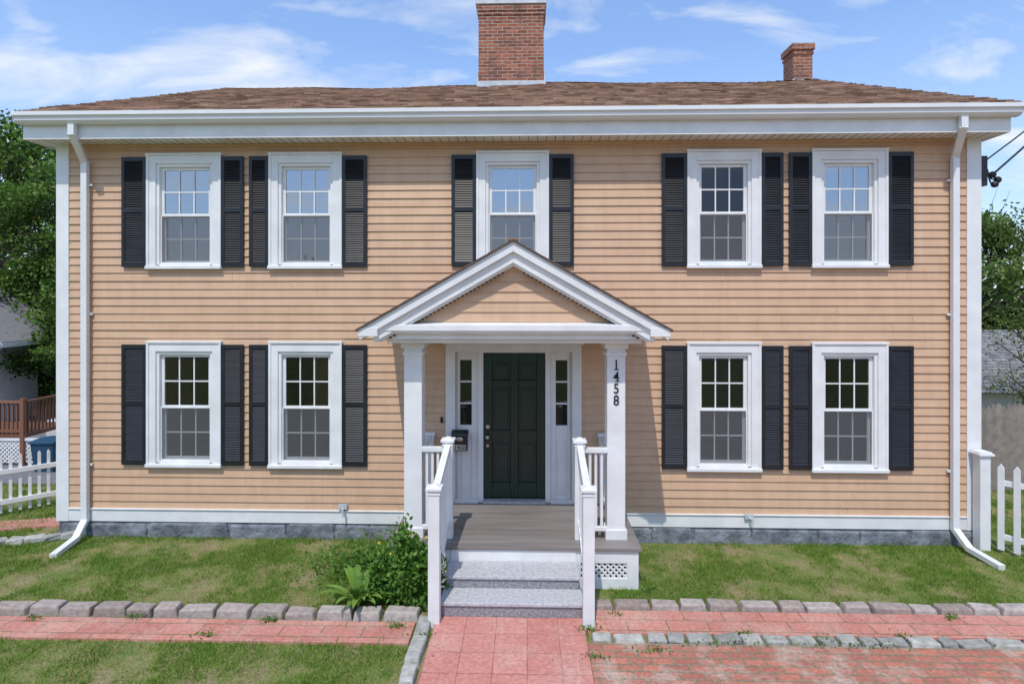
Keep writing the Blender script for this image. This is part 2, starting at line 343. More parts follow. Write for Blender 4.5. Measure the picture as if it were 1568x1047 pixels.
# windows
fr=MB(); gl=MB(); glc=MB(); sc=MB(); sh=MB(); mt=MB(); sill=MB()
def window(xa,xb,z0,z1,kind):
    c=CAS; zi0=z0+.06; zi1=z1-c
    fr.box(xa,xa+c,-.052,.0,z0+.045,z1); fr.box(xb-c,xb,-.052,.0,z0+.045,z1); fr.box(xa+c,xb-c,-.052,.0,z1-c,z1)
    fr.box(xa-.012,xa+.022,-.066,.0,z0+.045,z1+.012); fr.box(xb-.022,xb+.012,-.066,.0,z0+.045,z1+.012); fr.box(xa-.02,xb+.02,-.072,.0,z1+.001,z1+.03)
    sill.box(xa-.02,xb+.02,-.085,.02,z0,z0+.045)
    xi0,xi1=xa+c,xb-c
    j=.042
    fr.box(xi0,xi0+j,-.03,.10,zi0,zi1); fr.box(xi1-j,xi1,-.03,.10,zi0,zi1); fr.box(xi0+j,xi1-j,-.03,.10,zi1-j,zi1); fr.box(xi0+j,xi1-j,-.03,.10,zi0-.014,zi0+.02)
    sx0,sx1=xi0+j,xi1-j; sz0,sz1=zi0+.02,zi1-j; zm=(sz0+sz1)/2-.0; st=.045
    for (a,b,y,lower) in((zm-.02,sz1,.015,False),(sz0,zm+.02,.055,True)):
        fr.box(sx0,sx0+st,y,y+.035,a,b); fr.box(sx1-st,sx1,y,y+.035,a,b)
        fr.box(sx0+st,sx1-st,y,y+.035,b-.042,b); fr.box(sx0+st,sx1-st,y,y+.035,a,a+.045)
        gx0,gx1,gz0,gz1=sx0+st,sx1-st,a+.045,b-.042
        G= glc if kind=='clear' else gl
        tl=random.uniform(-.002,.002)
        G.add([(gx0,y+.017,gz0),(gx1,y+.017+tl,gz0),(gx1,y+.017+tl,gz1),(gx0,y+.017,gz1)],[(0,1,2,3)])
        for k in(1,2):
            xm=gx0+(gx1-gx0)*k/3; mt.box(xm-.009,xm+.009,y+.006,y+.013,gz0,gz1)
        zz=(gz0+gz1)/2; mt.box(gx0,gx1,y+.0055,y+.0135,zz-.009,zz+.009)
    sc.add([(sx0,.0,sz0),(sx1,.0,sz0),(sx1,.0,zm-.005),(sx0,.0,zm-.005)],[(0,1,2,3)])
    for a,b,c_,d in((sx0,sx0+.018,sz0,zm),(sx1-.018,sx1,sz0,zm),(sx0+.018,sx1-.018,zm-.012,zm+.006),(sx0+.018,sx1-.018,sz0,sz0+.018)):
        fr.box(a,b,-.006,.004,c_,d)
def shutter(x0,x1,z0,z1):
    y0,y1=-.062,-.030; s=.045
    sh.box(x0,x0+s,y0,y1,z0,z1); sh.box(x1-s,x1,y0,y1,z0,z1)
    zm=(z0+z1)/2+.02
    for a,b in((z0,z0+.07),(zm-.03,zm+.03),(z1-.06,z1)): sh.box(x0+s,x1-s,y0,y1,a,b)
    for a,b in((z0+.07,zm-.03),(zm+.03,z1-.06)):
        n=int((b-a)/.031); p=(b-a)/n
        for i in range(n):
            zc=a+(i+.5)*p
            sh.prism_x([(y0+.004,zc-.016),(y0+.010,zc-.020),(y1-.004,zc+.012),(y1-.010,zc+.016)][::-1],x0+s,x1-s)
    sh.box(x0+s,x1-s,y1-.003,y1-.001,z0+.05,z1-.05)
for i,w in enumerate(wins):
    lower=w[2]<2
    kind='clear' if lower or abs(w[0]-2.18)<.01 else 'sky'
    window(w[0],w[1],w[2],w[3],kind)
    zs=(w[2]+.03,w[3]-.02)
    shutter(w[4],w[0]-.016,*zs); shutter(w[1]+.016,w[5],*zs)
fr.obj("window_frames",M_white,H,bevel=.003); sill.obj("window_sills",M_white,H,bevel=.006); mt.obj("window_muntins",M_white,H)
gl.obj("window_glass",M_glass,H); glc.obj("window_glass_ground",M_glassc,H); sc.obj("window_screens",M_screen,H)
sh.obj("louvered_shutters",M_black,H,bevel=.0025,seg=1)
# ---------------------------------------------------------------- roof
ey,ez,ry,rz=-.50,5.80,4.78,8.04; RX0,RX1=XL-.2,XR+.17
mb=MB()
mb.prism_x([(ey+.06,ez-.06),(2*ry-ey-.06,ez-.06),(ry,rz-.12)],RX0+.02,RX1-.02,0.2)
mb.obj("roof_deck_and_gables",M_side,H)
sl=math.hypot(ry-ey,rz-ez); dy=(ry-ey)/sl; dz=(rz-ez)/sl
def sag(x,t): return (.028*math.sin(x*.85+1.2)+.012*math.sin(x*2.3)+.035*(x/6))*t
rf=MB()
for side in(0,1):
    nrow=int(sl/.14)
    rows=np.arange(nrow+1)*(sl/ (nrow))
    for r in range(nrow):
        s0=rows[r]-.01; s1=rows[r]+.17
        if s1>sl: s1=sl
        x=RX0-random.uniform(0,.2)
        while x<RX1:
            w=random.uniform(.12,.30); x2=min(x+w,RX1); xa=max(x,RX0)
            if x2-xa>.01:
                h=random.choice([.014,.016,.026,.028]); vs=[]
                for (xx,ss,hh) in((xa,s0,h),(x2,s0,h),(x2,s1,.004),(xa,s1,.004),(xa,s0,-.004),(x2,s0,-.004)):
                    Y=ey+dy*ss-dz*hh; Z_=ez+dz*ss+dy*hh+sag(xx,ss/sl)
                    if side: Y=2*ry-Y
                    vs.append((xx,Y,Z_))
                rf.add(vs,[(0,1,2,3),(4,5,1,0),(4,0,3),(5,2,1)] if not side else [(3,2,1,0),(0,1,5,4),(3,0,4),(1,2,5)])
            x+=w
x=RX0
while x<RX1-.01:
    x2=min(x+.2,RX1); zr=rz+sag(x,1)+.02
    rf.add([(x,ry-.16,zr-.05),(x2,ry-.16,zr-.06),(x2,ry,zr+.005),(x,ry,zr+.015),(x2,ry+.16,zr-.06),(x,ry+.16,zr-.05)],[(0,1,2,3),(3,2,4,5)]); x=x2
rf.obj("roof_shingles",M_roof,H)
mb=MB(); mb.box(-1.05,.34,4.35,5.25,7.0,9.60); mb.box(-1.07,.36,4.33,5.27,9.38,9.46); mb.box(-1.085,.375,4.315,5.285,9.46,9.60); mb.obj("brick_chimney",M_chim,H,bevel=.008)
mb=MB(); mb.box(-1.11,.40,4.29,5.31,9.60,9.80); mb.box(-1.09,.38,4.31,4.348,7.78,7.97); mb.box(.342,.38,4.349,5.3,7.85,8.2); mb.box(-1.09,-1.052,4.349,5.3,7.85,8.2)
mb.box(5.80,6.28,4.86,5.44,7.95,8.15)
mb.box(-1.14,.43,4.20,4.33,7.765,7.81)
mb.obj("chimney_flashing",M_flash,H,bevel=.008)
mb=MB(); mb.box(5.83,6.25,4.9,5.40,7,8.80); mb.box(5.81,6.27,4.88,5.42,8.70,8.76); mb.box(5.79,6.29,4.86,5.44,8.80,8.94); mb.obj("small_chimney",M_chim,H,bevel=.008)
# ---------------------------------------------------------------- door surround
d=MB(); x0,x1=-.613,.243
d.box(-1.129,-1.0,-.05,.0,.52,2.70); d.box(.61,.737,-.05,.0,.52,2.70); d.box(-1.0,.61,-.05,.0,2.60,2.70)
d.box(-1.16,.77,-.08,.0,2.70,2.76)
d.box(x0-.07,x0,-.02,.10,.52,2.60); d.box(x1,x1+.07,-.02,.10,.52,2.60); d.box(x0,x1,-.02,.10,2.585,2.60)
for a,b,ga,gb in((-1.0,x0-.07,-.939,-.776),(x1+.07,.61,.387,.548)):
    d.box(a,ga,.02,.06,.52,2.60); d.box(gb,b,.02,.06,.52,2.60); d.box(ga,gb,.02,.06,2.48,2.60); d.box(ga,gb,.02,.06,.52,.62); d.box(ga,gb,.02,.06,1.42,1.58)
    d.box(ga,gb,.035,.06,.62,1.42); d.box(ga+.025,gb-.025,.022,.036,.68,1.36)
    for zz in(1.88,2.18): d.box(ga,gb,.03,.05,zz-.012,zz+.012)
    d.box(a,b,-.06,.02,.52,.565)
d.obj("door_surround",M_white,H,bevel=.004)
mb=MB()
for ga,gb in((-.939,-.776),(.387,.548)): mb.add([(ga,.045,1.58),(gb,.045,1.58),(gb,.045,2.48),(ga,.045,2.48)],[(0,1,2,3)])
mb.obj("sidelight_glass",M_glassc,H)
d=MB(); y=.03
st=.12; cm=(x0+x1)/2
d.box(x0,x0+st,y,y+.05,.56,2.585); d.box(x1-st,x1,y,y+.05,.56,2.585); d.box(cm-.055,cm+.055,y,y+.05,.56,2.585)
for a,b in((.56,.78),(1.34,1.50),(2.10,2.20),(2.45,2.585)):
    d.box(x0+st,cm-.055,y,y+.05,a,b); d.box(cm+.055,x1-st,y,y+.05,a,b)
for a,b in((.78,1.34),(1.50,2.10),(2.20,2.45)):
    for p,q in((x0+st,cm-.055),(cm+.055,x1-st)):
        d.box(p,q,y+.024,y+.045,a,b); d.box(p+.035,q-.035,y+.004,y+.025,a+.035,b-.035)
d.obj("green_panel_door",M_door,H,bevel=.006)
d=MB(); d.box(x0,x1,-.09,.06,.525,.558); d.obj("door_threshold",M_granite2,H,bevel=.004)
d=MB()
def ball(mb,c,r,n=10,sq=(1,1,1)):
    vs=[];fs=[]
    for i in range(n+1):
        for j in range(n):
            th=math.pi*i/n; ph=2*math.pi*j/n
            vs.append((c[0]+r*sq[0]*math.sin(th)*math.cos(ph),c[1]+r*sq[1]*math.sin(th)*math.sin(ph),c[2]+r*sq[2]*math.cos(th)))
    for i in range(n):
        for j in range(n): fs.append((i*n+j,(i+1)*n+j,(i+1)*n+(j+1)%n,i*n+(j+1)%n))
    mb.add(vs,fs)
ball(d,(x0+.06,-.03,1.42),.032); d.tube([(x0+.06,-.03,1.42),(x0+.06,.03,1.42)],[.014,.028]); d.tube([(x0+.06,0,1.56),(x0+.06,.03,1.56)],[.028,.03],12); d.tube([(x0+.06,0,1.30),(x0+.06,.03,1.30)],[.02,.022],12)
d.obj("door_hardware",M_brass,H)
PC=-.16
fl=MB()
y=-1.46
while y<-.001:
    fl.box(-1.60,1.28,y+.002,min(y+.135,-.002),.485,.524); y+=.137
fl.obj("porch_floor",M_floor,H,bevel=.003)
p=MB()
p.box(-1.57,-.872,-1.43,-1.39,.03,.484)
p.box(.545,1.25,-1.43,-1.39,.34,.484); p.box(.545,.60,-1.43,-1.39,.03,.34); p.box(1.12,1.25,-1.43,-1.39,.03,.34); p.box(.60,1.12,-1.43,-1.39,.03,.17)
p.box(-.871,.544,-1.44,-1.39,.05,.484)
p.box(-1.57,-1.53,-1.389,-.04,.0,.484); p.box(1.21,1.25,-1.389,-.04,.0,.484)
k=.60
while k<1.12+.17:
    for sg in(1,-1):
        xa,xb=(k-.17,k) if sg>0 else (k,k-.17); za,zb=.17,.34
        if xa>xb: xa,za,xb,zb=xb,zb,xa,za
        if xb<=.6 or xa>=1.12: continue
        m_=(zb-za)/(xb-xa)
        if xa<.6: za+=m_*(.6-xa); xa=.6
        if xb>1.12: zb-=m_*(xb-1.12); xb=1.12
        if xb-xa>.01: p.obox((xa,-1.41+sg*.004,za),(xb,-1.41+sg*.004,zb),.007,.024)
    k+=.065
for xc in(-1.348,1.03):
    p.box(xc-.105,xc+.105,-1.22,-1.01,.525,2.82)
    p.box(xc-.125,xc+.125,-1.24,-.99,.5245,.64)
    p.box(xc-.120,xc+.120,-1.235,-.995,2.66,2.70); p.box(xc-.135,xc+.135,-1.25,-.98,2.745,2.818)
    p.box(xc-.06,xc+.06,-.10,-.027,.525,1.46); p.box(xc-.08,xc+.08,-.12,-.027,1.46,1.50)
p.box(-1.60,1.28,-1.44,-.98,2.82,3.0)
p.box(-1.60,-1.22,-.979,-.03,2.82,3.0); p.box(.90,1.28,-.979,-.03,2.82,3.0); p.box(-1.219,.899,-.978,-.03,2.90,2.93)
p.box(-1.50,-1.26,-.97,-.03,2.74,2.819); p.box(.94,1.18,-.97,-.03,2.74,2.819)
p.prism_x([(-1.60,2.97),(-1.57,2.93),(-1.36,2.93),(-1.36,3.075),(-1.60,3.03)][::-1],-1.70,1.38)
p.box(-1.64,1.32,-1.52,-1.441,2.87,2.929)
hs=1.69; az=3.97; m=.571
def rake(off0,off1,y0,y1,x_out=hs,mbx=p):
    for s in(-1,1):
        pts=[(PC+s*x_out,az-m*x_out-off0),(PC,az-off0),(PC,az-off1),(PC+s*x_out,az-m*x_out-off1)]
        if s<0: pts=pts[::-1]
        mbx.prism_y(pts[::-1],y0,y1)
rake(.016,.13,-1.635,-1.40,1.70)
rake(.13,.25,-1.590,-1.40,1.55)
rake(.25,.28,-1.56,-1.40,1.50)
for s in(-1,1):
    xa,xb=sorted((PC+s*1.715,PC+s*1.50)); zt=az-m*1.66
    p.box(xa,xb,-1.642,-.03,zt-.115,zt-.02)
p.obj("porch_posts_and_pediment",M_white,H,bevel=.004)
dn=MB()
for s in(-1,1):
    a=.12
    while a<1.42:
        zz=az-m*a-.292; dn.box(PC+s*a-.012,PC+s*a+.012,-1.555,-1.50,zz-.012,zz+.008); a+=.045
dn.obj("rake_soffit_vents",M_edgeroof,H)
r=MB(); n=13
for s in(-1,1):
    L_=1.735
    for i in range(n):
        for j in range(10):
            a=L_*(1-i/n)+.008; b=max(L_*(1-(i+1)/n)-.02,0)
            y0=-1.655+j*.163; y1=y0+.162
            if j==9: y1=-.03
            za=az-m*a+.012; zb=az-m*b+.005
            vs=[(PC+s*a,y0,za),(PC+s*a,y1,za),(PC+s*b,y1,zb),(PC+s*b,y0,zb),(PC+s*a,y0,za-.014),(PC+s*a,y1,za-.014),(PC+s*b,y0,zb-.014),(PC+s*b,y1,zb-.014)]
            fs=[(0,3,2,1),(0,1,5,4),(0,4,6,3),(4,5,7,6)]
            if s>0: fs=[f[::-1] for f in fs]
            r.add(vs,fs,random.uniform(.0,.5))
r.box(PC-.05,PC+.05,-1.66,-.03,az-.008,az+.014,.2)
r.obj("porch_roof_shingles",M_roof,H)
r=MB(); rake(-.004,.015,-1.662,-.03,1.74,r); r.obj("porch_roof_edge",M_edgeroof,H)
tm=MB(); z=3.06
while z<3.75:
    hw=(az-.2-z)/m
    tm.prism_x([(-1.47,z),(-1.42,z),(-1.42,z+.13),(-1.452,z+.13)][::-1],PC-hw,PC+hw); z+=EX
tm.prism_y([(PC-1.45,3.001),(PC+1.45,3.001),(PC,3.83)],-1.419,-.03)
tm.obj("tympanum_siding",M_side,H)
s=MB()
s.box(-.875,.545,-1.80,-1.442,.05,.325); s.box(-.885,.555,-2.10,-1.801,.05,.195)
s.obj("granite_steps",M_granite,H,bevel=.012)
s=MB(); s.box(-.89,.56,-1.82,-1.445,.325,.36); s.box(-.90,.57,-2.12,-1.801,.195,.232); s.obj("step_treads",M_granite2,H,bevel=.008)
rl=MB()
def newel(x,y,z0,z1,w=.115):
    rl.box(x-w/2,x+w/2,y-w/2,y+w/2,z0,z1-.03); k=w/2+.022
    rl.box(x-k,x+k,y-k,y+k,z1-.03,z1)
    k2=k*.8
    rl.add([(x-k2,y-k2,z1),(x+k2,y-k2,z1),(x+k2,y+k2,z1),(x-k2,y+k2,z1),(x,y,z1+.03)],[(0,1,4),(1,2,4),(2,3,4),(3,0,4)])
    rl.box(x-w/2-.008,x+w/2+.008,y-w/2-.008,y+w/2+.008,z1-.075,z1-.055)
for x in(-.935,.605):
    newel(x,-1.20,.525,1.68); newel(x,-2.20,.03,1.44)
    rl.obox((x,-1.25,1.60),(x,-2.15,1.365),.075,.06); rl.obox((x,-1.25,.74),(x,-2.15,.40),.05,.05)
    for i in range(1,7):
        f_=i/7; yy=-1.25-.9*f_; rl.box(x-.017,x+.017,yy-.017,yy+.017,.74-.34*f_,1.60-.235*f_-.02)
for xp,xn in((-1.348,-.935),(1.03,.605)):
    a,b=sorted((xp,xn)); a+=.10 if a==xp else .055; b-=.10 if b==xp else .055
    rl.box(a,b,-1.235,-1.165,1.53,1.585); rl.box(a,b,-1.225,-1.175,.62,.67)
    for i in range(1,4):
        xx=a+(b-a)*i/4; rl.box(xx-.016,xx+.016,-1.216,-1.184,.67,1.53)
    rl.box(xp-.035,xp+.035,-1.0,-.10,1.40,1.45); rl.box(xp-.025,xp+.025,-1.0,-.10,.62,.67)
    for i in range(1,9):
        yy=-1.0+.9*i/9; rl.box(xp-.016,xp+.016,yy-.016,yy+.016,.67,1.40)
rl.obj("porch_railings",M_white,H,bevel=.005)
# house numerals: text with small serif bars
for i,ch in enumerate("1458"):
    cu=bpy.data.curves.new("digit_"+ch,'FONT'); cu.body=ch; cu.size=.165; cu.extrude=.004; cu.offset=.0006; cu.align_x='CENTER'; cu.materials.append(M_digit)
    o=bpy.data.objects.new("house_number_digit_"+str(i+1),cu); link(o,H); o.location=(1.03,-1.226,2.50-i*.137); o.rotation_euler=(math.pi/2,0,0); o.scale=(.88,1,1)
mb=MB(); mb.box(1.005,1.058,-1.230,-1.2225,2.496,2.506); mb.box(1.020,1.068,-1.230,-1.2225,2.360,2.369); mb.obj("numeral_serifs",M_digit,H)
mb=MB(); mb.box(-1.03,-.82,-.14,-.052,1.26,1.50); mb.prism_x([(-.16,1.46),(-.15,1.50),(-.052,1.535),(-.052,1.46)],-1.04,-.81); mb.obj("mailbox",M_dark,H,bevel=.008)
mb=MB(); mb.box(-1.01,-.84,-.146,-.141,1.275,1.345); mb.obj("mailbox_plate",M_plate,H)
cu=bpy.data.curves.new("mail_no",'FONT'); cu.body="1458"; cu.size=.075; cu.extrude=.001; cu.offset=.0005; cu.align_x='CENTER'; cu.materials.append(M_digit)
o=bpy.data.objects.new("mailbox_number",cu); link(o,H); o.location=(-.925,-.1485,1.285); o.rotation_euler=(math.pi/2,0,0)
mb=MB(); ball(mb,(-.925,-.148,1.42),.03,8,(1.6,.3,1)); mb.obj("mailbox_emblem",M_brass,H)
mb=MB(); mb.tube([(-.18,-.55,2.90),(-.18,-.55,2.78)],[.06,.085],12); mb.obj("porch_ceiling_light",M_dark,H)
mb=MB()
for x,z in((-2.55,.44),(3.0,.36)):
    mb.box(x-.06,x+.06,-.07,-.028,z-.02,z+.05); mb.tube([(x,-.05,z),(x+.02,-.13,z),(x+.02,-.14,z-.10)],[.018,.018,.014])
mb.obj("outdoor_faucets",M_flash,H,bevel=.004)
mb=MB(); mb.box(-1.20,-1.17,-.045,-.026,1.62,1.70); mb.obj("doorbell",M_dark,H)
mb=MB()
mb.box(XR+.031,XR+.12,-.02,.06,4.85,5.25)
for i,(dx_,z_) in enumerate(((.20,5.0),(.27,4.93),(.23,4.87))): ball(mb,(XR+dx_,.0,z_),.045)
def wire(p0,p1,sag_,r=.015,n=14):
    pts=[]
    for i in range(n+1):
        t_=i/n; q=Vector(p0).lerp(Vector(p1),t_); q.z-=sag_*4*t_*(1-t_); pts.append(q)
    mb.tube(pts,[r]*len(pts),5)
wire((XR+.24,0,4.97),(XR+.10,0,5.2),.12,.010); wire((XR+.27,0,4.92),(XR+.12,0,5.1),.15,.010)
wire((XR+.20,0,5.0),(14,3,11.0),.15); wire((XR+.12,0,5.2),(14,3,11.0),.25,.011)
mb.obj("service_wires",M_dark,H)
# ---------------------------------------------------------------- paths
mb=MB(); mb.box(-.93,.56,-9,-2.102,-.1,.088); mb.obj("front_walk",M_walk,bevel=.006)
mb=MB(); mb.box(-14,-1.125,-2.56,-2.20,-.1,.078); mb.box(.58,14,-2.33,-1.92,-.1,.078); mb.obj("paver_path",M_path,bevel=.006)
mb=MB(); mb.box(.565,14,-9,-2.50,-.1,.072); mb.obj("brick_patio",M_patio)
mb=MB(); vs=[(-6.62,.35),(-6.62,.72),(-10.5,-.35),(-10.5,-.75)]; vs=[(x,y,g(x,y)+.03) for x,y in vs]
mb.add([(x,y,z-.15) for x,y,z in vs]+vs,[(4,7,6,5),(0,3,7,4),(3,2,6,7),(1,5,6,2)]); mb.obj("side_path",M_path)
mb=MB(); x=-14
while x<-1.15:
    w=random.uniform(.25,.42); mb.rock(x+w/2,-2.08+random.uniform(-.018,.018),.03,w*.96,.165,.112+random.uniform(-.012,.008),random.uniform(-.07,.07),.08); x+=w
x=.62
while x<14:
    w=random.uniform(.25,.42); mb.rock(x+w/2,-1.83+random.uniform(-.018,.018),.03,w*.96,.15,.095+random.uniform(-.012,.008),random.uniform(-.07,.07),.08); x+=w
mb.obj("edging_stones",M_edge,bevel=.016,seg=2)
mb=MB(); x=.60
while x<14:
    w=random.uniform(.14,.34); mb.rock(x+w/2,-2.42+random.uniform(-.015,.015),.015,w*.95,.14,.088,random.uniform(-.15,.15),.14); x+=w
y=-2.15
while y>-8:
    w=random.uniform(.25,.5); mb.rock(-1.03,y-w/2,.02,.14,w*.96,.105,random.uniform(-.08,.08),.10); y-=w
for i in range(9):
    t_=i/8; mb.rock(-6.35-t_*1.5,-.12-.55*t_,.01,.22,.13,.08,random.uniform(0,1),.15)
mb.obj("granite_cobbles",M_cob,bevel=.018,seg=3)
# ---------------------------------------------------------------- grass
def fbm(x,y,s,o=3):
    v=0;a=1
    for k in range(o): v+=a*mnoise.noise(Vector((x*s*2**k,y*s*2**k,3.7+k))); a*=.6
    return v
def grass(name,rects,dens,h0,h1,wd):
    V=[];T=[]
    for (x0,x1,y0,y1) in rects:
        n=int((x1-x0)*(y1-y0)*dens); x=rng.uniform(x0,x1,n); y=rng.uniform(y0,y1,n)
        q=np.array([fbm(a,b,1.7) for a,b in zip(x,y)])
        q2=np.array([mnoise.noise(Vector((a*8,b*8,1.1))) for a,b in zip(x,y)])
        edge=np.clip(1-np.minimum(np.abs(y-y0),np.abs(y-y1))/.25,0,1)*.25
        lush=np.clip(.70+q*1.05+q2*.45+edge,0,1)
        keep=rng.random(n)<(.16+.9*lush**1.2); x=x[keep];y=y[keep];lush=lush[keep]; n=len(x)
        z=np.array([g(a,b) for a,b in zip(x,y)])
        h=rng.uniform(h0,h1,n)*(.45+.8*lush)*np.where(rng.random(n)<.02,1.9,1); a=rng.uniform(0,2*np.pi,n); ln=rng.uniform(.2,1.2,n)*h; b=rng.uniform(0,2*np.pi,n)
        w=wd*rng.uniform(.6,1.4,n)
        p0=np.stack([x-np.cos(a)*w,y-np.sin(a)*w,z-.003],1); p1=np.stack([x+np.cos(a)*w,y+np.sin(a)*w,z-.003],1); p2=np.stack([x+np.cos(b)*ln,y+np.sin(b)*ln,z+h],1)
        V.append(np.stack([p0,p1,p2],1).reshape(-1,3)); T.append(np.clip(.95-lush*.68+rng.normal(0,.17,n),0,1))
    return np_mesh(name,np.concatenate(V),3,M_grass,np.concatenate(T))
grass("lawn_grass",[(-7.9,-1.6,-1.98,-.04),(-1.6,-.98,-1.98,-1.45),(.68,1.3,-1.75,-1.45),(1.3,7.4,-1.75,-.04),(-6.6,-1.12,-4.6,-2.57)],6500,.015,.045,.0035)
grass("side_grass",[(-13,-6.7,-.5,2.3),(6.2,12,-1.7,3)],1800,.03,.06,.006)
def leafquads(P,size,up=.4,elong=1.0):
    n=len(P); d=rng.normal(0,1,(n,3)); d[:,2]+=up*rng.random(n); d/=np.linalg.norm(d,axis=1)[:,None]
    r=rng.normal(0,1,(n,3)); u=np.cross(d,r); u/=np.linalg.norm(u,axis=1)[:,None]; v=np.cross(d,u)
    s=(size*rng.uniform(.6,1.3,n))[:,None]
    return np.stack([P-u*s*elong,P-v*s*.5+u*s*.1,P+u*s*elong,P+v*s*.5+u*s*.1],1).reshape(-1,3)
n=16000
x=np.concatenate([rng.uniform(-6.5,-.98,n//2),rng.uniform(1.3,7,n//4),rng.uniform(-6,-1.2,n//4)]); y=np.concatenate([rng.uniform(-1.95,-.05,n//2),rng.uniform(-1.7,-.05,n//4),rng.uniform(-4.5,-2.6,n//4)])
q=np.array([fbm(a+9,b+4,2.0) for a,b in zip(x,y)])+np.exp(-((x+2.2)/.9)**2)*.5
keep=(q+rng.normal(0,.10,n))>.27
x=x[keep];y=y[keep]; ok=~((x>-1.6)&(x<1.3)&(y>-1.45)); x=x[ok];y=y[ok]
P=np.stack([x,y,.03+rng.random(len(x))*.03],1)
np_mesh("clover_weeds",leafquads(P,.014,3),4,M_leafP,np.clip(rng.normal(.5,.2,len(P)),0,1))
V=[]
for c,R,N_ in [((-1.02,-2.45),.05,60),((.60,-2.30),.06,80),((.9,-2.02),.04,30),((2.1,-2.35),.05,60),((3.6,-2.35),.05,50),((-4.0,-2.2),.05,60),((-2.6,-2.22),.06,90),((-3.1,-2.5),.05,50),((1.15,-2.62),.08,50),((4.3,-2.0),.04,40),((-1.3,-2.3),.05,60),((.62,-2.75),.05,40),((2.8,-2.4),.04,40),((-5,-2.25),.05,50),((1.35,-1.5),.06,60),((1.3,-1.2),.06,60),((5.2,-2.38),.2,70),((3.0,-2.50),.3,80),((1.9,-2.50),.3,80)]:
    V.append(np.stack([rng.normal(c[0],R,N_),rng.normal(c[1],min(R*.5,.03),N_),.085+np.abs(rng.normal(0,.018,N_))],1))
P=np.concatenate(V); np_mesh("joint_weeds",leafquads(P,.015,1),4,M_leafP,rng.random(len(P)))
n=260; P=np.stack([rng.uniform(-1,6,n),rng.uniform(-4.4,-2.2,n),np.full(n,.094)],1); d_=leafquads(P,.010,.2); d_[:,2]=.093+ (d_[:,2]-.094)*.15
np_mesh("fallen_debris",d_,4,M_bark)
# ---------------------------------------------------------------- garden plants
E=empty("flowering_plant")
cl=[]; st=MB()
for i in range(54):
    a=random.uniform(0,2*math.pi); rr=.42*math.sqrt(random.random()); top=Vector((-1.30+rr*math.cos(a)*1.0,-1.80+rr*math.sin(a)*.55,random.uniform(.30,.92)-rr*.4))
    base=Vector((-1.30+rr*.35*math.cos(a),-1.80+rr*.3*math.sin(a),.05)); st.tube([base,(base+top)/2+Vector((0,0,.05)),top],[.006,.005,.003],5)
    for k in range(7):
        t_=random.uniform(.3,1); c_=base.lerp(top,t_); cl.append(np.array(c_)+rng.normal(0,.045,(22,3)))
P=np.concatenate(cl); P[:,2]=np.maximum(P[:,2],.07)
np_mesh("plant_leaves",leafquads(P,.034,1.5,.8),4,M_leafP,np.clip(rng.normal(.5,.22,len(P)),0,1),E)
st.obj("plant_stems",M_leafP,E)
fm=MB()
for i in range(9):
    c=Vector((random.uniform(-1.6,-1.0),random.uniform(-2.02,-1.7),random.uniform(.35,.92)))
    for k in range(5):
        a=k*2*math.pi/5; fm.add([c,c+Vector((math.cos(a-.4)*.014,-.006,math.sin(a-.4)*.014)),c+Vector((math.cos(a)*.022,-.010,math.sin(a)*.022)),c+Vector((math.cos(a+.4)*.014,-.006,math.sin(a+.4)*.014))],[(0,1,2,3)])
fm.obj("plant_flowers",M_flower,E)
def strapplant(name,cx,cy,n,L0,L1,w,tint):
    hm=MB()
    for i in range(n):
        a=random.uniform(0,2*math.pi); Ln=random.uniform(L0,L1); el=random.uniform(.6,1.3); d=Vector((math.cos(a),math.sin(a),0)); sd=Vector((-math.sin(a),math.cos(a),0)); vs=[]
        for k in range(7):
            t_=k/6; r_=Ln*math.cos(el)*t_*1.1; z_=Ln*math.sin(el)*(t_-.55*t_*t_)*1.3; ww=w*math.sin(math.pi*min(1,.12+t_*.88))**.8*random.uniform(.95,1.05)
            c=Vector((cx,cy,.05))+d*(r_+.02)+Vector((0,0,z_)); vs+=[c-sd*ww+Vector((0,0,ww*.4)),c,c+sd*ww+Vector((0,0,ww*.4))]
        fs=[]
        for k in range(6):
            for j in(0,1): fs.append((k*3+j,k*3+j+1,k*3+j+4,k*3+j+3))
        hm.add(vs,fs,min(1,max(0,random.gauss(tint,.12))))
    hm.obj(name,M_leafP,smooth=True)
strapplant("hosta_plant",-1.80,-1.82,44,.34,.62,.038,.88)
strapplant("lily_plant",-1.42,-1.35,30,.25,.45,.016,.6)
n=3600; P=np.stack([rng.normal(-1.85,.32,n),rng.normal(-.95,.30,n),.03+np.abs(rng.normal(0,.11,n))],1)
P=P[(P[:,0]<-1.62)&(P[:,1]<-.05)]
np_mesh("ground_cover_plant",leafquads(P,.026,1.5),4,M_leafP,np.clip(rng.normal(.45,.2,len(P)),0,1))
